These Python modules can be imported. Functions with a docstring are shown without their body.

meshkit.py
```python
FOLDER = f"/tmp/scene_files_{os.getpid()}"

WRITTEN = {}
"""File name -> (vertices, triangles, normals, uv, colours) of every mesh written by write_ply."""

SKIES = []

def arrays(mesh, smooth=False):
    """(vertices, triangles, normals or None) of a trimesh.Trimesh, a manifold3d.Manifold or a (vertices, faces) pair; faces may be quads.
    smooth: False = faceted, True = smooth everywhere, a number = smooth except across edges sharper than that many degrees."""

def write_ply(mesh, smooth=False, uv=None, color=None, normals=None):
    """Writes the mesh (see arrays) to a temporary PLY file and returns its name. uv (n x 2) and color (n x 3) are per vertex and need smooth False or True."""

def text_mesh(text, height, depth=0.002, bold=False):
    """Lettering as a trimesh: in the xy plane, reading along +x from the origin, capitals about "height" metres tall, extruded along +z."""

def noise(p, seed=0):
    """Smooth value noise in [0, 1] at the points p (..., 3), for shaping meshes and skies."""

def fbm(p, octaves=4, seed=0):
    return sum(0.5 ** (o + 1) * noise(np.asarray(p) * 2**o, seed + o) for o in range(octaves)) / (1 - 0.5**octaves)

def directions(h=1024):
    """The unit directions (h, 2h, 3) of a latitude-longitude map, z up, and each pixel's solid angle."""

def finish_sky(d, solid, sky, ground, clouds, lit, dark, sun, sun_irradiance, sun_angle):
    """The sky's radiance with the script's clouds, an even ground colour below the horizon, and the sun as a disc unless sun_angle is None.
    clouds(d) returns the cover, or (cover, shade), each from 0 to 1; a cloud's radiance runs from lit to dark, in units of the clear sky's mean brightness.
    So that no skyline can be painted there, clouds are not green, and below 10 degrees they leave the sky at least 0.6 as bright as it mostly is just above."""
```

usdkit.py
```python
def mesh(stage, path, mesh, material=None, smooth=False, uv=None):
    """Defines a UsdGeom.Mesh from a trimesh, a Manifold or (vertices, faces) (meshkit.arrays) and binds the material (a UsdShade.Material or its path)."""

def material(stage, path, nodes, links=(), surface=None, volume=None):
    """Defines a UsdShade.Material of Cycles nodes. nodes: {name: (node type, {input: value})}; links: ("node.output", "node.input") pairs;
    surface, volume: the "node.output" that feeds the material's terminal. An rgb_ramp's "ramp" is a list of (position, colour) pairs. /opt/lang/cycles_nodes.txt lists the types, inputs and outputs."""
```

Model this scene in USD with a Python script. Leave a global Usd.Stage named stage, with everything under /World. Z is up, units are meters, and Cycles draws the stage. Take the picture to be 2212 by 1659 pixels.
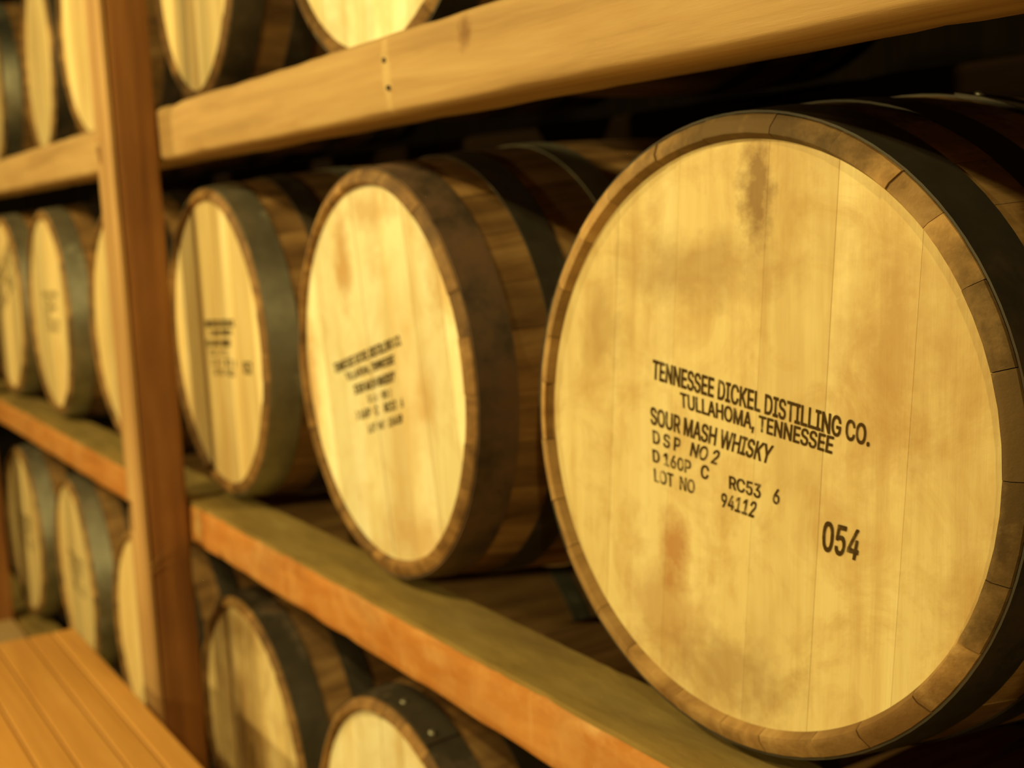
import math, random
import numpy as np
import trimesh
from shapely.geometry import Point, box as sbox
from shapely import affinity
import usdkit, meshkit
from pxr import Usd, UsdGeom, UsdLux, UsdShade, Gf, Sdf, Vt

stage = Usd.Stage.CreateInMemory()
UsdGeom.SetStageUpAxis(stage, 'Z')
UsdGeom.SetStageMetersPerUnit(stage, 1.0)
UsdGeom.Xform.Define(stage, '/World')
UsdGeom.Scope.Define(stage, '/World/Looks')

# ------------------------------------------------------------------ camera
RIGHT = np.array([0.5313, 0.8460, -0.0453]); UP = np.array([-0.0912, 0.1102, 0.9897]); FWD = np.array([-0.8423, 0.5217, -0.1357])
EYE = np.array([0.8702, -0.7809, 0.2261])
cam = UsdGeom.Camera.Define(stage, '/World/camera')
M = Gf.Matrix4d(*[float(x) for x in (*RIGHT, 0, *UP, 0, *(-FWD), 0, *EYE, 1)]).GetOrthonormalized()
cam.AddTransformOp().Set(M)
cam.CreateHorizontalApertureAttr(36.0)
cam.CreateVerticalApertureAttr(27.0)
cam.CreateFocalLengthAttr(36.0 * 2701.33 / 2212)
cam.CreateClippingRangeAttr(Gf.Vec2f(0.05, 200))
cam.CreateFStopAttr(4.8)
cam.CreateFocusDistanceAttr(0.94)
cam.CreateExposureAttr(0.0)

# ------------------------------------------------------------------ light: a dim warehouse, warm bulbs hung over the aisle, plus an added low fill
world = UsdLux.DomeLight.Define(stage, '/World/dim_surroundings')
world.CreateColorAttr(Gf.Vec3f(1.0, 0.62, 0.30)); world.CreateIntensityAttr(0.003)
BULBS = [  # x, y, z, power
    (-0.75, -2.0, 1.75, 0.74),
    (-3.1, -2.1, 1.55, 0.93),
    (2.5, -1.7, 1.65, 0.62),
    (-0.90, -2.6, 0.45, 0.60),  # added low fill to brighten the bottom tier, not a known bulb
]
BULB_COLOR = Gf.Vec3f(1.0, 0.76, 0.285)
BULB_POWER = 3320.0
BULB_R = 0.04
for i, (x, y, z, p) in enumerate(BULBS):
    l = UsdLux.SphereLight.Define(stage, '/World/aisle_light' + ('' if i == 0 else f'_{i:03d}'))
    l.CreateRadiusAttr(BULB_R); l.CreateColorAttr(BULB_COLOR); l.CreateIntensityAttr(BULB_POWER * p)
    l.AddTranslateOp().Set(Gf.Vec3d(x, y, z))

# ------------------------------------------------------------------ helpers
taken = {}
def numbered(parent, name):
    k = (parent, name); n = taken.get(k, 0); taken[k] = n + 1
    return name if n == 0 else f'{name}_{n:03d}'
def path_of(p): return str(p.GetPath()) if p is not None else '/World'
def data(p, label=None, cat=None, group=None, kind=None):
    for k, v in (('label', label), ('category', cat), ('group', group), ('kind', kind)):
        if v: p.SetCustomDataByKey(k, v)
    return p
def thing(name, label, cat, loc=(0, 0, 0), group=None, rot=None, kind=None):
    x = UsdGeom.Xform.Define(stage, '/World/' + numbered('/World', name))
    m = Gf.Matrix4d(1.0)
    R = np.eye(3) if rot is None else rot
    m = Gf.Matrix4d(*[float(q) for q in (*R[:, 0], 0, *R[:, 1], 0, *R[:, 2], 0, *loc, 1)])
    x.AddTransformOp().Set(m)
    return data(x.GetPrim(), label, cat, group, kind)
def part(name, mesh, mat, parent=None, smooth=False, label=None):
    pp = path_of(parent)
    m = usdkit.mesh(stage, pp + '/' + numbered(pp, name), mesh, mat, smooth)
    if label: m.GetPrim().SetCustomDataByKey('label', label)
    return m.GetPrim()
def fbm(p, seed=0, octaves=3):
    p = np.asarray(p, float); s = 0; a = .5; t = 0
    for o in range(octaves):
        s = s + a * (meshkit.noise(p * 2 ** o, seed + o) - .5); t += a; a *= .5
    return s / t * 2
def sweep(profile, xs, axis=0, warp=None, seed=0):
    """closed profile (n,2) swept along an axis at stations xs, with end caps; profile axes are the other two in order."""
    n = len(profile); k = len(xs)
    P = np.zeros((k, n, 3)); o = [i for i in range(3) if i != axis]
    P[:, :, axis] = np.asarray(xs)[:, None]; P[:, :, o[0]] = profile[:, 0]; P[:, :, o[1]] = profile[:, 1]
    V = P.reshape(-1, 3)
    if warp is not None: V = warp(V)
    i, j = np.meshgrid(np.arange(k - 1), np.arange(n), indexing='ij'); j2 = (j + 1) % n
    q = np.stack([i * n + j, (i + 1) * n + j, (i + 1) * n + j2, i * n + j2], -1).reshape(-1, 4)
    F = np.vstack([q[:, [0, 1, 2]], q[:, [0, 2, 3]]])
    c0, c1 = len(V), len(V) + 1
    V = np.vstack([V, V[:n].mean(0), V[-n:].mean(0)])
    a = np.arange(n); b = (a + 1) % n
    F = np.vstack([F, np.c_[np.full(n, c0), a, b], np.c_[np.full(n, c1), (k - 1) * n + b, (k - 1) * n + a]])
    t = trimesh.Trimesh(V, F, process=False); t.fix_normals()
    return t
def timber(size, lo, axis, chamfer=.006, step=.05, rough=.002, seed=0, sub=4):
    """a sawn timber with worn edges; size/lo in xyz"""
    size, lo = np.array(size, float), np.array(lo, float)
    o = [i for i in range(3) if i != axis]
    w, h = size[o[0]], size[o[1]]; c = chamfer
    pts = []
    def edge(a, b, n):
        for t in np.linspace(0, 1, n, endpoint=False): pts.append(np.array(a) * (1 - t) + np.array(b) * t)
    edge((c, 0), (w - c, 0), sub); edge((w - c, 0), (w, c), 1); edge((w, c), (w, h - c), sub); edge((w, h - c), (w - c, h), 1)
    edge((w - c, h), (c, h), sub); edge((c, h), (0, h - c), 1); edge((0, h - c), (0, c), sub); edge((0, c), (c, 0), 1)
    pts = np.array(pts) + lo[o]
    xs = np.linspace(lo[axis], lo[axis] + size[axis], max(3, int(size[axis] / step) + 1))
    cen = lo[o] + size[o] / 2
    def warp(V):
        d = V[:, o] - cen
        k = fbm(V * np.where(np.arange(3) == axis, 5., 14.), seed) * rough
        corner = (np.abs(d[:, 0]) / (w / 2)) ** 6 * (np.abs(d[:, 1]) / (h / 2)) ** 6
        k = k - np.maximum(fbm(V * 16. + 31, seed + 9), 0) * corner * rough * 5
        V = V.copy(); V[:, o] += d / (np.linalg.norm(d, axis=1, keepdims=True) + 1e-9) * k[:, None]
        return V
    return sweep(pts, xs, axis, warp)
def rbox(size, lo, c=.003):
    import manifold3d as m3
    s = np.array(size, float); lo = np.array(lo, float)
    v = []
    for i in np.ndindex(2, 2, 2):
        for a in range(3):
            p = lo + s * np.array(i)
            for b in range(3):
                if b != a: p[b] += c if i[b] == 0 else -c
            v.append(p)
    return trimesh.convex.convex_hull(np.array(v))

# ------------------------------------------------------------------ materials
def wood(name, dark, mid, light, axis, freq=22., stretch=14., stain=None, stain_amt=.5, stain_scale=5., rough=.6, bump=.25, spec=.3, vary=.16, spots=(), seed=0., mottle=None):
    sc = [freq, freq, freq]; sc[axis] = freq / stretch
    nodes = {
        'g': ('geometry', {}), 'oi': ('object_info', {}),
        'rnd': ('math', {'math_type': 'multiply', 'value2': 37.0}),
        'off': ('combine_xyz', {}),
        'add': ('vector_math', {'math_type': 'add'}),
        'map': ('mapping', {'scale': sc, 'location': (seed, seed * .7, seed * 1.3)}),
        'n1': ('noise_texture', {'scale': 1.0, 'detail': 5.0, 'roughness': .62, 'distortion': .35}),
        'ramp': ('rgb_ramp', {'ramp': [(.28, dark), (.5, mid), (.7, light)]}),
        'map2': ('mapping', {'scale': [stain_scale if i != axis else stain_scale * .45 for i in range(3)], 'location': (seed + 3, 1.7, seed)}),
        'n2': ('noise_texture', {'scale': 1.0, 'detail': 4.0, 'roughness': .6}),
        'mr': ('map_range', {'from_min': .5, 'from_max': .72, 'to_min': 0., 'to_max': stain_amt, 'clamp': True}),
        'mix': ('mix_color', {'blend_type': 'mix', 'b': stain or dark}),
        'v1': ('map_range', {'from_min': 0., 'from_max': 1., 'to_min': 1 - vary, 'to_max': 1 + vary}),
        'hs': ('hsv', {}),
        'map3': ('mapping', {'scale': [s * 9 for s in sc]}),
        'n3': ('noise_texture', {'scale': 1.0, 'detail': 3.0, 'roughness': .6}),
        'hsum': ('math', {'math_type': 'add'}),
        'bump': ('bump', {'strength': bump, 'distance': .002}),
        'p': ('principled_bsdf', {'roughness': rough, 'specular_ior_level': spec}),
    }
    links = [('oi.random', 'rnd.value1'), ('rnd.value', 'off.x'), ('rnd.value', 'off.y'), ('rnd.value', 'off.z'),
             ('g.position', 'add.vector1'), ('off.vector', 'add.vector2'),
             ('add.vector', 'map.vector'), ('map.vector', 'n1.vector'), ('n1.fac', 'ramp.fac'),
             ('g.position', 'map2.vector'), ('map2.vector', 'n2.vector'), ('n2.fac', 'mr.value'),
             ('ramp.color', 'mix.a'), ('mr.result', 'mix.fac'),
             ('oi.random', 'v1.value'), ('v1.result', 'hs.value'),
             ('add.vector', 'map3.vector'), ('map3.vector', 'n3.vector'),
             ('n1.fac', 'hsum.value1'), ('n3.fac', 'hsum.value2'), ('hsum.value', 'bump.height'), ('bump.normal', 'p.normal')]
    last = 'mix.result'
    if mottle:
        col, amt, sc2 = mottle
        nodes['mo'] = ('noise_texture', {'scale': sc2, 'detail': 6.0, 'roughness': .68, 'distortion': .6})
        nodes['mm'] = ('map_range', {'from_min': .46, 'from_max': .70, 'to_min': 0., 'to_max': amt, 'clamp': True})
        nodes['mx'] = ('mix_color', {'b': col})
        links += [('g.position', 'mo.vector'), ('mo.fac', 'mm.value'), ('mm.result', 'mx.fac'), (last, 'mx.a')]
        last = 'mx.result'
    for i, (c, r, col, amt, rag) in enumerate(spots):   # stains and other spots with a place and a shape of their own
        nodes[f'sd{i}'] = ('vector_math', {'math_type': 'subtract', 'vector2': c})
        nodes[f'sm{i}'] = ('vector_math', {'math_type': 'divide', 'vector2': r})
        nodes[f'sl{i}'] = ('vector_math', {'math_type': 'length'})
        nodes[f'sn{i}'] = ('noise_texture', {'scale': rag, 'detail': 4.0, 'roughness': .65})
        nodes[f'sa{i}'] = ('math', {'math_type': 'multiply_add', 'value2': 1.6, 'value3': -.8})
        nodes[f'ss{i}'] = ('math', {'math_type': 'add'})
        nodes[f'sr{i}'] = ('map_range', {'from_min': .35, 'from_max': 1.15, 'to_min': amt, 'to_max': 0., 'clamp': True})
        nodes[f'sx{i}'] = ('mix_color', {'blend_type': 'mix', 'b': col})
        links += [('g.position', f'sd{i}.vector1'), (f'sd{i}.vector', f'sm{i}.vector1'), (f'sm{i}.vector', f'sl{i}.vector1'), ('g.position', f'sn{i}.vector'),
                  (f'sn{i}.fac', f'sa{i}.value1'), (f'sl{i}.value', f'ss{i}.value1'), (f'sa{i}.value', f'ss{i}.value2'), (f'ss{i}.value', f'sr{i}.value'),
                  (f'sr{i}.result', f'sx{i}.fac'), (last, f'sx{i}.a')]
        last = f'sx{i}.result'
    links += [(last, 'hs.color'), ('hs.color', 'p.base_color')]
    return usdkit.material(stage, '/World/Looks/' + name, nodes, links, surface='p.BSDF')

def steel(name, a, b, rust, rough=.42, metallic=.85, rust_lo=.52, rust_hi=.66, spec=.5):
    return usdkit.material(stage, '/World/Looks/' + name, {
        'g': ('geometry', {}),
        'n': ('noise_texture', {'scale': 14., 'detail': 5., 'roughness': .65}), 'r': ('rgb_ramp', {'ramp': [(.3, a), (.7, b)]}),
        'n2': ('noise_texture', {'scale': 7., 'detail': 6., 'roughness': .7}),
        'f': ('map_range', {'from_min': rust_lo, 'from_max': rust_hi, 'to_min': 0., 'to_max': 1., 'clamp': True}),
        'mx': ('mix_color', {'b': rust}),
        'me': ('map_range', {'from_min': 0., 'from_max': 1., 'to_min': metallic, 'to_max': .05}),
        'ro': ('map_range', {'from_min': 0., 'from_max': 1., 'to_min': rough, 'to_max': .8}),
        'b': ('bump', {'strength': .2, 'distance': .001}),
        'p': ('principled_bsdf', {'specular_ior_level': spec})},
        [('g.position', 'n.vector'), ('g.position', 'n2.vector'), ('n.fac', 'r.fac'), ('n2.fac', 'f.value'), ('r.color', 'mx.a'), ('f.result', 'mx.fac'), ('mx.result', 'p.base_color'),
         ('f.result', 'me.value'), ('me.result', 'p.metallic'), ('f.result', 'ro.value'), ('ro.result', 'p.roughness'), ('n2.fac', 'b.height'), ('b.normal', 'p.normal')], surface='p.BSDF')

OAK_D, OAK_M, OAK_L = (.52, .37, .15), (.68, .54, .26), (.77, .65, .36)
STAIN = (.36, .20, .065)
HEADS = {
    'plain': wood('head_oak', OAK_D, OAK_M, OAK_L, 2, stain=STAIN, stain_amt=.45),
    'bright': wood('head_oak_bright', (.66, .52, .25), (.83, .78, .50), (.88, .84, .62), 2, stain=(.54, .33, .11), stain_amt=.4, vary=.16, seed=4., mottle=((.62, .42, .16), .5, 12.),
                   spots=[((-.845, 0, .165), (.035, .1, .07), (.50, .27, .08), .75, 30.), ((-1.0, 0, -.04), (.03, .1, .14), (.50, .28, .09), .7, 40.), ((-.535, 0, .17), (.045, .1, .10), (.60, .40, .16), .7, 40.),
                          ((-.64, 0, -.22), (.12, .1, .045), (.56, .34, .12), .6, 40.), ((-.60, 0, -.02), (.035, .1, .035), (.58, .36, .13), .6, 40.), ((-.74, 0, .24), (.10, .1, .03), (.55, .34, .12), .6, 40.)]),
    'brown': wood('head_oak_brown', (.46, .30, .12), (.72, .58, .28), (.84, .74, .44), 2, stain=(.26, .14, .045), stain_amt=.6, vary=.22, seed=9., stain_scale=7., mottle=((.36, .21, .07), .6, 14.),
                  spots=[((-1.49, 0, -.80), (.035, .1, .13), (.13, .07, .022), .85, 45.), ((-1.44, 0, -.84), (.03, .1, .10), (.15, .08, .025), .8, 45.), ((-1.50, 0, -.57), (.14, .1, .05), (.22, .13, .045), .7, 30.)]),  # last spot: darker brown across the top of the head
    'pale': wood('head_oak_pale', (.56, .38, .15), (.75, .60, .29), (.83, .72, .42), 2, stain=(.46, .27, .09), stain_amt=.4, vary=.25, seed=13.),
    'front': wood('head_oak_front', (.60, .44, .19), (.73, .60, .29), (.80, .69, .37), 2, freq=26., stain=(.46, .29, .10), stain_amt=.7, stain_scale=7., vary=.03, seed=2., mottle=((.48, .29, .09), .62, 13.),
                  spots=[((.02, .01, .235), (.022, .1, .055), (.20, .10, .03), .8, 60.),
                         ((-.06, .01, .165), (.12, .1, .04), (.36, .22, .08), .6, 22.),
                         ((-.085, .01, -.115), (.022, .1, .05), (.40, .16, .04), .75, 40.),
                         ((-.02, .01, -.225), (.10, .1, .05), (.32, .18, .06), .6, 30.),
                         ((.17, .01, .10), (.06, .1, .12), (.42, .23, .075), .6, 24.),
                         ((-.19, .01, .10), (.04, .1, .05), (.40, .25, .09), .5, 30.),
                         ((-.10, .01, -.18), (.07, .1, .05), (.40, .20, .06), .5, 26.)]),
}
STAVE = wood('stave_oak', (.10, .05, .016), (.24, .13, .042), (.38, .23, .085), 1, freq=26., stain=(.07, .035, .013), stain_amt=.75, vary=.25, rough=.7)
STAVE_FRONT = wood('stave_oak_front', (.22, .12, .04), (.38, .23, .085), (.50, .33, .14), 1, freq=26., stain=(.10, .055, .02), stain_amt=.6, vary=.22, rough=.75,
                   spots=[((.03, .0, .285), (.20, .3, .075), (.10, .06, .02), .95, 30.), ((.29, .0, .05), (.085, .3, .24), (.10, .06, .02), .95, 30.), ((.20, .0, -.22), (.09, .3, .09), (.15, .075, .022), .8, 40.)])  # rim dirt, with the upper rail's shade put into the top spot
BACK = wood('back_rail_shade_black', (.012, .006, .003), (.02, .010, .004), (.03, .016, .006), 0, vary=.1, rough=.9, spec=.1)  # near-black tone carries the shade behind the barrels
STAVE_DARK = wood('stave_oak_dark', (.085, .042, .014), (.17, .09, .03), (.26, .145, .05), 1, freq=26., stain=(.04, .02, .009), stain_amt=.75, vary=.2, rough=.75)
STEEL_DARK = steel('hoop_steel_dark', (.06, .05, .035), (.12, .105, .075), (.085, .045, .02), rough=.5, metallic=.7)
STEEL_BLACK = steel('hoop_steel_black', (.03, .026, .018), (.06, .05, .035), (.05, .028, .012), rough=.6, metallic=.4)  # on the nearest barrel's hoops this black carries its shaded side
STEEL_RUST = steel('hoop_steel_rusty', (.10, .075, .05), (.17, .12, .08), (.16, .085, .04), rough=.5, metallic=.6, rust_lo=.4, rust_hi=.6)
STEEL_GREY = steel('hoop_steel_galvanised', (.27, .265, .20), (.48, .475, .37), (.11, .09, .05), rough=.46, metallic=.9, rust_lo=.6, rust_hi=.75)
RAIL_PINE = wood('rail_pine', (.34, .205, .08), (.47, .30, .125), (.54, .37, .165), 0, freq=30., stretch=16., stain=(.36, .20, .075), stain_amt=.5, vary=.06, rough=.75,
                 spots=[((-.352, -.065, .425), (.016, .2, .022), (.22, .11, .035), .85, 60.), ((-.546, -.065, .40), (.013, .2, .06), (.64, .47, .22), .7, 50.)])
RAIL_RED = wood('rail_red_wood', (.32, .115, .02), (.45, .18, .035), (.55, .25, .065), 0, freq=20., stretch=6., stain=(.40, .235, .09), stain_amt=.6, stain_scale=9., vary=.06, rough=.8, mottle=((.62, .36, .13), .5, 16.),
                spots=[((-1.46, 0, -.345), (.022, .2, .035), (.58, .42, .17), .9, 50.), ((-.60, 0, -.297), (.04, .2, .010), (.62, .36, .14), .9, 50.), ((-.28, 0, -.345), (.006, .2, .05), (.60, .34, .12), .4, 40.),
                       ((-.16, 0, -.310), (.03, .2, .018), (.62, .37, .15), .8, 50.), ((-.50, 0, -.335), (.05, .2, .016), (.58, .32, .11), .7, 50.)])
DUST = wood('rail_dusty_top', (.20, .135, .042), (.27, .19, .06), (.33, .24, .085), 0, freq=24., stretch=4., stain=(.11, .075, .033), stain_amt=.6, vary=.06, rough=.95, spec=.1)
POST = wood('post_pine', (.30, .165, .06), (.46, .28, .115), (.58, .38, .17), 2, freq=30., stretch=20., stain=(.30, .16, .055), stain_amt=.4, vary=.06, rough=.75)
POST_SIDE = wood('post_side_red_shade', (.15, .058, .014), (.24, .10, .026), (.32, .145, .042), 2, freq=42., stretch=30., stain=(.12, .047, .014), stain_amt=.6, vary=.06, rough=.75)  # red post wood, darkened in colour as the side away from the light
BENCH = wood('bench_board', (.43, .20, .045), (.55, .275, .065), (.62, .33, .09), 0, freq=26., stretch=18., stain=(.5, .24, .07), stain_amt=.4, vary=.05, rough=.5, spec=.35)
FLOORM = wood('floor_board', (.34, .22, .10), (.46, .32, .16), (.55, .40, .21), 0, freq=24., stretch=12., stain=(.30, .20, .09), stain_amt=.5, vary=.12, rough=.85)
EARTH = wood('ground_dark', (.03, .022, .014), (.05, .035, .02), (.07, .05, .03), 0, stretch=2., vary=.05, rough=.95, spec=.1)
WALLM = wood('wall_shade_planks', (.006, .004, .002), (.010, .006, .003), (.014, .009, .004), 2, vary=.2, rough=.9, spec=.1)  # near-black colour stands in for the unlit depth behind the rack
SPLINTER = wood('splinter_wood', (.5, .33, .14), (.6, .42, .2), (.7, .5, .26), 2, vary=.05, rough=.8)
def ink(name, wear, col=(.075, .044, .015)):
    return usdkit.material(stage, '/World/Looks/' + name, {
        'g': ('geometry', {}), 'n': ('noise_texture', {'scale': 45., 'detail': 5., 'roughness': .7}),
        'f': ('map_range', {'from_min': wear - .12, 'from_max': wear + .12, 'to_min': .12, 'to_max': .92, 'clamp': True}),
        'd': ('diffuse_bsdf', {'color': col}), 't': ('transparent_bsdf', {}), 'm': ('mix_closure', {})},
        [('g.position', 'n.vector'), ('n.fac', 'f.value'), ('f.result', 'm.fac'), ('t.BSDF', 'm.closure1'), ('d.BSDF', 'm.closure2')], surface='m.closure')
INK = ink('stencil_ink', .40); INK_MID = ink('stencil_ink_worn', .46, (.07, .04, .014)); INK_FAINT = ink('stencil_ink_faint', .54, (.09, .052, .018))
CORD = usdkit.material(stage, '/World/Looks/lamp_cord', {'p': ('principled_bsdf', {'base_color': (.02, .02, .02), 'roughness': .5})}, surface='p.BSDF')

# ------------------------------------------------------------------ setting
gx0, gx1 = -9.0, 4.5
fl = UsdGeom.Xform.Define(stage, '/World/floor').GetPrim(); data(fl, kind='structure'); taken[('/World', 'floor')] = 1
rnd = random.Random(3)
yy = -.068
k = 0
while yy > -2.6:
    w = .14
    part('plank', rbox((gx1 - gx0, w - .006, .03), (gx0, yy - w, -1.115 + rnd.uniform(-.0015, .0015)), .003), FLOORM, fl)
    yy -= w
part('subfloor', rbox((gx1 - gx0, 5.6, .05), (gx0, -2.62, -1.31), .005), EARTH, fl)
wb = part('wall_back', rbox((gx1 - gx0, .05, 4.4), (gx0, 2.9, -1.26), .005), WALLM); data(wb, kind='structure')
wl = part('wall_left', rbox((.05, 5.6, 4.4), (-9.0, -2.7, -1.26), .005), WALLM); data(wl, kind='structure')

# ------------------------------------------------------------------ rack timbers
RY = -.0649; RW = .112
BAYS = [(-7.6, -5.7), (-5.69, -3.67), (-3.66, -1.552), (-1.542, .56), (.57, 2.6)]
# visible bays: index 2 (left of the main post) and 3 (right of it)
def cut(t, *wedges):
    import manifold3d as m3
    m = m3.Manifold(m3.Mesh(t.vertices.astype(np.float32), t.faces.astype(np.uint32)))
    if m.is_empty(): return t
    for pts in wedges: m = m - m3.Manifold.hull_points(np.array(pts, np.float32))
    q = m.to_mesh(); return trimesh.Trimesh(q.vert_properties[:, :3], q.tri_verts, process=False)
def wedge(x0, x1, z0, z1, ya, yb, taper=.3):
    xm = x0 + (x1 - x0) * taper
    return [(x0, ya, z1), (x1, ya, z1), (xm, ya, z0), (x1, ya, z0), (x0, yb, z1), (x1, yb, z1), (xm, yb, z0), (x1, yb, z0)]
def rail(x0, x1, ztop, zbot, mat, label, name, seed, top=None, y=RY, w=RW, rough=.003, notch=None):
    t = thing(name, label, 'rail', (x0, y, zbot))
    part('rail_body', timber((x1 - x0, w, ztop - zbot - (.0045 if top else 0)), (0, 0, 0), 0, chamfer=.007, rough=rough, seed=seed, step=.03, sub=5) if not notch else cut(timber((x1 - x0, w, ztop - zbot - (.0045 if top else 0)), (0, 0, 0), 0, chamfer=.007, rough=rough, seed=seed, step=.03, sub=5), *notch), mat, t, smooth=40)
    if top:   # the layer of grey dust that lies on the upper face
        n = int((x1 - x0) / .02)
        xs = np.linspace(.004, x1 - x0 - .004, n); ys = np.linspace(.004, w - .004, 9)
        X, Y = np.meshgrid(xs, ys, indexing='ij')
        e = .004 * np.maximum(0, fbm(np.stack([X * 30, Y * 0, Y * 0], -1), seed + 3))
        Y = Y + np.where(Y < w / 2, 1, -1) * e * (np.abs(Y - w / 2) / (w / 2)) ** 3
        H = ztop - zbot - .0012 + .0008 * (fbm(np.stack([X * 8, Y * 20, X * 0], -1), seed + 5) + .6)
        V = np.stack([X, Y, H], -1).reshape(-1, 3); B = V.copy(); B[:, 2] = ztop - zbot - .008
        a, b = X.shape
        i, j = np.meshgrid(np.arange(a - 1), np.arange(b - 1), indexing='ij')
        q = np.stack([i * b + j, (i + 1) * b + j, (i + 1) * b + j + 1, i * b + j + 1], -1).reshape(-1, 4)
        F = np.vstack([q[:, [0, 1, 2]], q[:, [0, 2, 3]]])
        ring = np.concatenate([np.arange(a) * b, (a - 1) * b + np.arange(1, b), (np.arange(a - 2, -1, -1)) * b + b - 1, np.arange(b - 2, 0, -1)])
        r2 = np.roll(ring, -1); N = len(V)
        F = np.vstack([F, np.c_[ring, ring + N, r2 + N], np.c_[ring, r2 + N, r2], F[:, ::-1] + N])
        m = trimesh.Trimesh(np.vstack([V, B]), F, process=False); m.fix_normals()
        part('dust_layer', m, top, t, smooth=50, label='grey dust lying on the top face of the rail')
    return t
ZU, ZL = .7480, -.7897
UT, UB, LT, LB = .4497, .3532, -.305, -.3915
side = {1: 'in the bay beyond the far post', 2: 'left of the main post', 3: 'right of the main post'}
for bi in (1, 2, 3):
    x0, x1 = BAYS[bi]; s = side[bi]
    x1 = 2.2 if bi == 3 else x1
    tr = rail(x0, x1, UT, UB, RAIL_PINE, f'golden pine rail under the top barrels, {s}', 'barrel_rail', 10 + bi, rough=.0022)
    if bi == 3:
        for nx, nz in ((-.548, .419), (-.541, .385)):
            c = trimesh.creation.cylinder(.0032, .004, sections=14); c.apply_transform(trimesh.transformations.rotation_matrix(math.pi / 2, (1, 0, 0))); c.apply_translation((nx - x0, -.001, nz - UB))
            part('nail', c, STEEL_BLACK, tr, smooth=40)
    rail(x0, x1, LT, LB, RAIL_RED, f'reddish dusty-topped rail under the middle barrels, {s}', 'barrel_rail', 20 + bi, top=DUST, rough=.002, notch=[[(.19, -.01, -.01), (.214, -.01, -.01), (.207, -.01, .027), (.19, .05, -.01), (.214, .05, -.01), (.207, .05, .027)], [(-.01, -.01, -.01), (.20, -.01, -.01), (-.01, -.01, .012), (.20, -.01, .004), (-.01, .2, -.01), (.20, .2, -.01), (-.01, .2, .012), (.20, .2, .004)]] if bi == 3 else None)
    rail(x0, x1, -1.0965, -1.185, RAIL_RED, f'low dusty rail under the bottom barrels, {s}', 'barrel_rail', 30 + bi, top=DUST, rough=.002)
    for z, zz, tier in ((UT, UB, 'top'), (LT, LB, 'middle'), (-1.0965, -1.185, 'bottom')):
        rail(x0, x1, z - (.05 if (tier == 'middle' and bi == 3) else .03), zz, BACK, f'shade-darkened back rail of the {tier} tier, {s}', 'back_rail', 50 + bi, y=.835)
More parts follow.
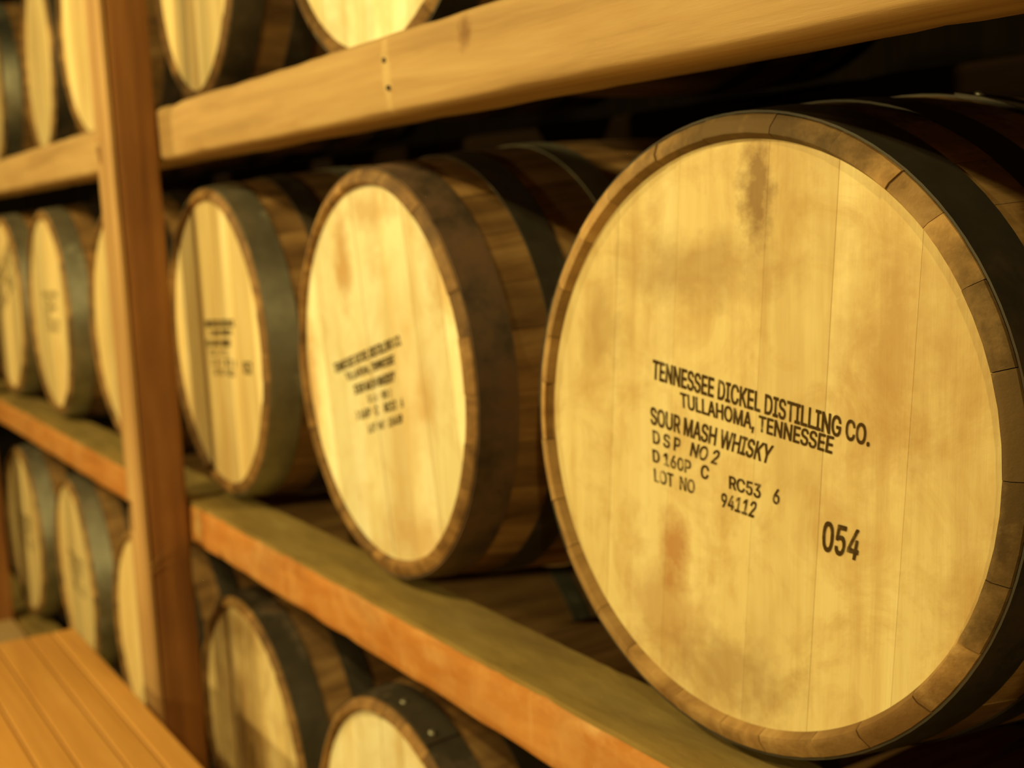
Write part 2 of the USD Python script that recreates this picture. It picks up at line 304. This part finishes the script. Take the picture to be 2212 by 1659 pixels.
def post(px0, px1, label, seed, details=False):
    y0, y1 = -.160, -.0695; z0, z1 = -1.085, 2.2
    t = thing('rack_post', label, 'post', ((px0 + px1) / 2, (y0 + y1) / 2, z0))
    cx, cy = (px0 + px1) / 2, (y0 + y1) / 2
    w, d = px1 - px0, y1 - y0
    # one post in two tones: pale front, red body darkened to carry the shaded side
    fb = timber((w, .012, z1 - z0), (-w / 2, y0 - cy, 0), 2, chamfer=.003, rough=.0012, seed=seed, step=.06)
    if details: fb = cut(fb, *[wedge(-w / 2 - .004, -w / 2 + .034, za - z0, zb - z0, y0 - cy - .01, y0 - cy + .03, .6) for za, zb in ((.352, .395), (-.362, -.300))])
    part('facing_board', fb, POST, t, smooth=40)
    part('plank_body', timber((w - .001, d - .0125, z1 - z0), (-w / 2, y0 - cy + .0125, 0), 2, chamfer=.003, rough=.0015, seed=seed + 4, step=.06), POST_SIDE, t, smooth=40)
    if details:
        for k, (za, zb, l) in enumerate(((-.432, -.405, .034), (-.418, -.378, .045))):
            a = np.array([w / 2 - .001, y0 - cy + .006, za - z0]); b = np.array([w / 2 + .006, y0 - cy + .006 + l, zb - z0])
            v = np.vstack([a + np.array(q) for q in ((0, 0, -.004), (.003, 0, .003), (0, .004, .004))] + [b])
            part('splinter', trimesh.convex.convex_hull(v), SPLINTER, t)
    return t
main_post = post(-1.5965, -1.4965, 'tall wooden rack post with pale front and red side darkened as shade, left of the stencilled barrels', 3, True)
post(-3.716, -3.614, 'far rack post at the left edge, its shade-darkened side showing behind the bench end', 5)
post(.56, .66, 'rack post to the right of the nearest barrel', 6)

# ------------------------------------------------------------------ barrels
L, REC = .90, .010                       # length, depth of the head below the chime
RE, RB, RH = .2895, .325, .2685
MID = L / 2 - REC
def r_out(y): return RB - (RB - RE) * (np.abs(np.asarray(y) - MID) / (L / 2)) ** 2.0
BASE = np.array([0, MID, -RB])           # local position of the thing's origin (belly resting point), from the head centre
def stave(a0, a1, jit, dr, chip=False):
    y0 = -REC + jit
    ys = np.concatenate([[y0, y0 + .007, .0015, .012], np.linspace(.05, L - REC - .05, 15), [L - 2 * REC - .012, L - 2 * REC, L - REC - .007, L - REC]])
    ro = r_out(ys) + dr
    ri = ro - .026
    end = (ys < .002) | (ys > L - 2 * REC - .001)
    t = np.clip(np.minimum(ys + REC, L - REC - ys) / REC, 0, 1)
    ri = np.where(end, .2735 * (1 - t) + .2683 * t, ri)
    ri[(ys > .002) & (ys < .013)] = .262; ri[(ys < L - 2 * REC - .001) & (ys > L - 2 * REC - .013)] = .262
    ro[0] -= .0105; ro[-1] -= .0105; ro[1] -= .0005
    if chip: ri[:2] = ro[:2] - np.array([.004, .011]); ri[2] = .2695
    n = 4; A = np.linspace(a0, a1, n)
    k = len(ys)
    V = np.zeros((2, k, n, 3))
    for s, r in ((0, ro), (1, ri)):
        V[s, :, :, 0] = r[:, None] * np.cos(A); V[s, :, :, 2] = r[:, None] * np.sin(A); V[s, :, :, 1] = ys[:, None]
    idx = np.arange(2 * k * n).reshape(2, k, n)
    F = []
    def grid(g):
        F.append(np.stack([g[:-1, :-1], g[1:, :-1], g[1:, 1:]], -1).reshape(-1, 3)); F.append(np.stack([g[:-1, :-1], g[1:, 1:], g[:-1, 1:]], -1).reshape(-1, 3))
    grid(idx[0]); grid(idx[1][::-1])
    grid(np.stack([idx[0][0], idx[1][0]])[::-1]); grid(np.stack([idx[0][-1], idx[1][-1]]))
    grid(np.stack([idx[0][:, 0], idx[1][:, 0]], 0)); grid(np.stack([idx[0][:, -1], idx[1][:, -1]], 0)[::-1])
    m = trimesh.Trimesh(V.reshape(-1, 3) - BASE, np.vstack(F), process=False); m.fix_normals()
    return m
def ring(ya, yb, off0, off1, a0=0., a1=2 * math.pi, n=96, ny=4):
    full = abs(a1 - a0 - 2 * math.pi) < 1e-6
    ys = np.linspace(ya, yb, ny); r = r_out(ys)
    prof = np.vstack([np.c_[ys, r + off1], np.c_[ys[::-1], r[::-1] + off0]])
    n = n if full else max(6, int(n * (a1 - a0) / 6.283))
    A = np.linspace(a0, a1, n, endpoint=not full)
    k = len(prof)
    V = np.stack([prof[None, :, 1] * np.cos(A)[:, None], np.broadcast_to(prof[None, :, 0], (n, k)), prof[None, :, 1] * np.sin(A)[:, None]], -1).reshape(-1, 3)
    i, j = np.meshgrid(np.arange(n if full else n - 1), np.arange(k), indexing='ij'); i2 = (i + 1) % n; j2 = (j + 1) % k
    q = np.stack([i * k + j, i2 * k + j, i2 * k + j2, i * k + j2], -1).reshape(-1, 4)
    F = np.vstack([q[:, [0, 1, 2]], q[:, [0, 2, 3]]])
    if not full:
        for s, rev in ((0, False), ((n - 1) * k, True)):
            f = np.array([[s, s + a, s + a + 1] for a in range(1, k - 1)])
            F = np.vstack([F, f[:, ::-1] if rev else f])
    m = trimesh.Trimesh(V - BASE, F, process=False); m.fix_normals()
    return m
def rivet(ang, y):
    r = float(r_out(y)) + .0052
    s = trimesh.creation.icosphere(2, .006); s.apply_scale((.5, 1, 1))
    s.apply_transform(trimesh.transformations.rotation_matrix(-ang, (0, 1, 0)))
    s.apply_translation(np.array([r * math.cos(ang), y, r * math.sin(ang)]) - BASE); return s
def head_boards(rng, tilt, widths=None, gap=.0004):
    disc = Point(0, 0).buffer(RH, 96); out = []
    x = -RH
    if widths is None:
        widths = []
        while sum(widths) < 2 * RH: widths.append(rng.uniform(.06, .105))
    for w in widths:
        g = affinity.rotate(sbox(x + gap, -1, min(x + w, RH) - gap, 1), math.degrees(tilt), origin=(0, 0)).intersection(disc)
        x += w
        if g.is_empty or g.area < 2e-5: continue
        m = trimesh.creation.extrude_polygon(g, .02, engine='earcut')        # x, z' ; depth
        v = m.vertices.copy(); m.vertices = np.c_[v[:, 0], v[:, 2] + rng.uniform(0, gap * 1.5), v[:, 1]] - BASE; m.fix_normals()
        out.append(m)
        if x >= RH: break
    return out
def lettering(text, quad, bold=True):
    """flat ink film laid on the head: quad = top left, bottom left, top right, bottom right, in the head's plane"""
    m = meshkit.text_mesh(text, 1.0, depth=.1, bold=bold)
    v = m.vertices; lo, hi = v[:, :2].min(0), v[:, :2].max(0)
    u = (v[:, 0] - lo[0]) / (hi[0] - lo[0]); w = (v[:, 1] - lo[1]) / (hi[1] - lo[1])
    tl, bl, tr, br = [np.array(q) for q in quad]
    P = (1 - u)[:, None] * ((1 - w)[:, None] * bl + w[:, None] * tl) + u[:, None] * ((1 - w)[:, None] * br + w[:, None] * tr)
    y = np.where(v[:, 2] > .05, -.0007, -.0003)
    mm = trimesh.Trimesh(np.c_[P[:, 0], y, P[:, 1]] - BASE, m.faces, process=False); mm.fix_normals()
    return mm
def barrel(hx, hy, hz, tx, tz, label, seed, head='plain', steels=None, staves=STAVE, words=(), tilt=None, widths=None, roll=0., size=1., chip=None, rivets=False, lap=None, uneven=1.):
    rng = random.Random(seed)
    if seed != 101: tx = max(-.008, min(.008, tx)); tz = max(-.07, min(.07, tz))
    n = np.array([math.sin(tz), -math.cos(tz) * math.cos(tx), math.sin(tx)]); n /= np.linalg.norm(n)
    ex = np.array([math.cos(tz), math.sin(tz), 0]); ez = np.cross(ex, -n)
    R = np.stack([ex, -n, ez], 1)
    R = R * size
    loc = np.array([hx, hy, hz]) + R @ BASE
    t = thing('whisky_barrel', label, 'barrel', loc, 'whisky barrels lying on the rack', R)
    ns = rng.randint(26, 29)
    ws = np.array([rng.uniform(.7, 1.3) for _ in range(ns)]); ws = ws / ws.sum() * 2 * math.pi
    a = roll
    for w in ws:
        c = chip is not None and (a <= chip % (2 * math.pi) < a + w)
        part('stave', stave(a + .0012, a + w - .0012, rng.uniform(-.0012, .0012) * uneven, rng.uniform(-.0005, .0005), c), staves, t, smooth=35)
        a += w
    tilt = rng.uniform(-.05, .05) if tilt is None else tilt
    for m in head_boards(rng, tilt, widths, .00018 if seed == 101 else .0004): part('head_board', m, HEADS[head] if isinstance(head, str) else head, t)
    steels = steels or [STEEL_DARK, STEEL_DARK, STEEL_DARK]
    for k, (ya, yb) in enumerate(((-REC + .0085, .052), (.105, .15), (.235, .28), (L - 2 * REC - .28, L - 2 * REC - .235), (L - 2 * REC - .15, L - 2 * REC - .105), (L - 2 * REC - .052, L - REC - .0085))):
        m = steels[k if k < 3 else 5 - k]
        la = (lap if (lap is not None and k == 0) else rng.uniform(0, 6.28), .42)
        meshes = [ring(ya, yb, .0003, .0024), ring(ya + .001, yb - .001, .0022, .0046, la[0], la[0] + la[1])]
        h = part('hoop', trimesh.util.concatenate(meshes), m, t, smooth=35)
        if rivets and k < 3:
            for d in (.06, .36):
                part('rivet', rivet(la[0] + d, (ya + yb) / 2 - .008), STEEL_GREY, h, smooth=True)
    for text, quad, m in words:
        part('stencil_lettering', lettering(text, quad), m, t, label=f'black stencilled line reading {text}')
    return t

W1 = [('TENNESSEE DICKEL DISTILLING CO.', [(-.1122, .064), (-.1133, .0442), (.1476, .0265), (.1465, .0085)], INK),
      ('TULLAHOMA, TENNESSEE', [(-.0745, .0348), (-.0735, .0168), (.1105, .0130), (.1078, -.0058)], INK),
      ('SOUR MASH WHISKY', [(-.1164, .017), (-.1155, -.0010), (.0440, -.003), (.0385, -.0207)], INK),
      ('D S P   NO 2', [(-.1134, -.0061), (-.1125, -.0198), (-.0206, -.0160), (-.0262, -.0302)], INK_MID),
      ('D 160P   C', [(-.1135, -.0254), (-.1125, -.0385), (-.0354, -.0325), (-.0372, -.0460)], INK_MID),
      ('RC53   6', [(-.0098, -.0375), (-.0097, -.0500), (.0522, -.0415), (.0507, -.0560)], INK_MID),
      ('LOT  NO', [(-.1115, -.0445), (-.1105, -.0583), (-.0542, -.0487), (-.0551, -.0622)], INK_MID),
      ('94112', [(-.0197, -.0550), (-.0196, -.0685), (.0254, -.0570), (.0204, -.0725)], INK_MID),
      ('054', [(.1003, -.0605), (.0992, -.0877), (.1415, -.0625), (.1360, -.0899)], INK)]
def block(quads, inks, lines=None):
    lines = lines or ['TENNESSEE DICKEL DISTILLING CO.', 'TULLAHOMA, TENNESSEE', 'SOUR MASH WHISKY', 'D S P   NO 2', 'D 160P   C    RC53   6', 'LOT NO   94112']
    return [(l, q, i) for l, q, i in zip(lines, quads, inks)]
W2 = block([[(-.1628, .0029), (-.1582, -.0119), (.0812, .0637), (.0814, .0486)], [(-.1215, -.0080), (-.1120, -.0225), (.0555, .0342), (.0556, .0183)],
            [(-.0917, -.0232), (-.0887, -.0384), (.0545, .0108), (.0535, -.0041)], [(-.0433, -.0332), (-.0397, -.0450), (.0383, -.0163), (.039, -.028)],
            [(-.0915, -.0633), (-.0884, -.0770), (.0755, -.0253), (.0759, -.0385)], [(-.0479, -.0786), (-.0473, -.0915), (.0698, -.0482), (.0679, -.0612)]],
           [INK, INK, INK, INK_FAINT, INK_MID, INK_MID], ['TENNESSEE DICKEL DISTILLING CO.', 'TULLAHOMA, TENNESSEE', 'SOUR MASH WHISKY', 'D S P   NO 2', 'D 160P   C     RC53   6', 'LOT  NO   12410'])
def para(x0, x1, ztop, slope, h, gap, indents=((0, 1), (.12, .9), (0, .85), (.08, .7), (.1, .95), (.15, .9))):
    q = []
    for k, (a, b) in enumerate(indents):
        xa, xb = x0 + (x1 - x0) * a, x0 + (x1 - x0) * b; z = ztop - k * gap
        q.append([(xa, z + slope * (xa - x0)), (xa, z - h + slope * (xa - x0)), (xb, z + slope * (xb - x0)), (xb, z - h + slope * (xb - x0))])
    return q
W3 = block(para(-.0668, .110, .040, .063, .0145, .0185), [INK_MID] * 3 + [INK_FAINT] * 3) + [(c, [(.1405 + .0175 * k, -.0240 + .0008 * k), (.1450 + .0170 * k, -.0470 + .0008 * k), (.1545 + .0175 * k, -.0235 + .0008 * k), (.1590 + .0170 * k, -.0463 + .0008 * k)], INK_FAINT) for k, c in enumerate('057')]
W5 = block(para(-.10, .12, .06, .03, .0145, .0200, ((0, 1), (.12, .9), (0, .85), (.08, .42), (.1, .95), (.15, .9))), [INK_FAINT] * 6, ['TENNESSEE DICKEL DISTILLING CO.', 'TULLAHOMA, TENNESSEE', 'SOUR MASH WHISKY', 'DSP NO 2', 'D 160P  C  RC53', 'LOT NO 94112'])
W6 = block(para(-.13, .16, .10, .45, .0170, .0260), [INK_MID] * 6)
WL = block(para(-.11, .12, .055, .02, .0145, .0200), [INK_FAINT] * 6)
G, D_, U_, B_ = STEEL_GREY, STEEL_DARK, STEEL_RUST, STEEL_BLACK
# middle tier, from the right
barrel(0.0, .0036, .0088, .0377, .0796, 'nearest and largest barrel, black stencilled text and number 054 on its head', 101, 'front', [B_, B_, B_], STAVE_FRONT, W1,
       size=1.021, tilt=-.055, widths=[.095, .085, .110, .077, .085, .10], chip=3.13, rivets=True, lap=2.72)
barrel(-.7426, -.006, .0044, -.0069, -.0182, 'bright-headed barrel with upward slanting text, left of the nearest barrel', 102, 'bright', [U_, D_, G], STAVE, W2,
       tilt=.14, widths=[.075, .07, .10, .085, .075, .085, .08], lap=4.5)
barrel(-1.4427, -.0042, .0055, -.0048, -.0219, 'middle tier barrel just right of the main post, grey hoop and small text', 103, 'pale', [G, D_, G], STAVE, W3, tilt=.03, lap=4.)
barrel(-2.11, .0027, 0, .0057, .0175, 'barrel mostly hidden behind the main post in the middle tier', 104, 'plain', [D_, D_, D_], STAVE)
barrel(-2.8633, -.008, 0, 0, -.0242, 'barrel with grey-green hoop standing between two others in the left bay, middle tier', 105, 'pale', [G, D_, D_], STAVE, W5)
barrel(-3.5185, -.0077, -.003, .01, .0023, 'barrel cut by the left picture edge in the middle tier, slanting text on its head', 106, 'pale', [G, D_, D_], STAVE, W6)
barrel(.745, 0., .004, 0, 0, 'middle tier barrel to the right of the nearest barrel, by the right post', 117, 'plain', [D_, D_, D_], STAVE)
barrel(-.03, .05, ZU, 0, 0, 'top tier barrel above the nearest barrel', 118, 'plain', [D_, D_, D_], STAVE)
barrel(-.06, 0., ZL, 0, 0, 'bottom tier barrel below the nearest barrel', 119, 'plain', [D_, D_, D_], STAVE)
# top tier
barrel(-.80, .050, ZU - .009, .0042, .0417, 'top tier barrel above the slanting-text barrel, only the lower half of its head showing', 107, 'bright', [D_, D_, D_], STAVE, size=1.01)
barrel(-1.5335, .0352, ZU + .0077, .0579, -.0673, 'striped top tier barrel just right of the main post', 108, 'pale', [D_, D_, D_], STAVE_DARK)
barrel(-2.512, .0774, ZU + .0009, .0022, .0039, 'top tier barrel just left of the main post, resting where rail meets post', 109, 'pale', [D_, D_, D_], STAVE)
barrel(-3.235, .107, ZU - .0007, .0407, -.0663, 'narrow-looking top tier barrel, second to the left of the main post', 110, 'plain', [D_, D_, D_], STAVE)
barrel(-4.0, .09, ZU - .003, .0037, -.0076, 'top tier barrel cut by the left picture edge, grey hoop beside its head', 111, 'plain', [G, D_, D_], STAVE)
# bottom tier
barrel(-.768, -.0122, ZL, .0325, 0, 'bottom tier barrel whose top shows at the lower picture edge, pale nails in its hoop', 112, 'bright', [D_, D_, D_], STAVE, rivets=True, lap=1.15)
barrel(-1.428, .0009, ZL, -.0375, -.01, 'mottled bottom tier barrel just right of the main post below the red rail', 113, 'brown', [D_, D_, G], STAVE)
barrel(-2.14, -.0009, ZL, -.0037, .0036, 'bottom tier barrel partly hidden behind the main post above the bench', 114, 'pale', [D_, D_, D_], STAVE)
barrel(-2.9429, .0131, ZL, -.0158, -.0405, 'bottom tier barrel behind the far end of the bench, grey-sheened hoop', 115, 'pale', [G, D_, D_], STAVE, WL)
barrel(-3.6178, -.0034, ZL + .0033, .0144, .0066, 'bottom tier barrel nearest the left picture edge, beside the far post', 116, 'pale', [G, D_, D_], STAVE, WL)

# ------------------------------------------------------------------ bench
bx0, bx1, bz = -1.985, -.93, -.657
bench = thing('slatted_bench', 'orange-brown wooden bench of long narrow boards standing against the post', 'bench', ((bx0 + bx1) / 2, -.41, -1.085))
o = np.array([(bx0 + bx1) / 2, -.41, -1.085])
ys = [-.203, -.2545, -.306, -.3735, -.432, -.490, -.548, -.606]
for a, b in zip(ys[:-1], ys[1:]):
    part('bench_board', rbox((bx1 - bx0, a - b - .0028, .028), np.array([bx0, b + .0014, bz - .028]) - o, .0028), BENCH, bench)
for y in (-.235, -.60): part('apron', rbox((bx1 - bx0 - .12, .025, .08), np.array([bx0 + .06, y, bz - .108]) - o, .003), BENCH, bench)
for x in (bx0 + .07, bx1 - .13):
    part('batten', rbox((.05, .33, .04), np.array([x, -.575, bz - .068]) - o, .003), BENCH, bench)
    for y in (-.26, -.60): part('leg', rbox((.05, .05, -1.085 * -1 + bz - .028), np.array([x, y, -1.085]) - o, .004), BENCH, bench)

# ------------------------------------------------------------------ lamps hung over the aisle, the last one an added fill
BM = usdkit.material(stage, '/World/Looks/bulb_socket', {'p': ('principled_bsdf', {'base_color': (.05, .05, .05), 'roughness': .4})}, surface='p.BSDF')
for (x, y, z, p), where in zip(BULBS, ('above the aisle in front of the stencilled barrels', 'above the far end of the aisle', 'above the near end of the aisle', 'low across the aisle from the bench, added unseen to fill the bottom tier')):
    t = thing('hanging_lamp', f'bare bulb on a black cord {where}', 'lamp', (x, y, z + BULB_R))
    c = trimesh.creation.cylinder(.018, .05, sections=20); c.apply_translation((0, 0, .027)); part('socket', c, BM, t, smooth=40)
    c = trimesh.creation.cylinder(.004, .85, sections=8); c.apply_translation((0, 0, .475)); part('cord', c, CORD, t, smooth=40)
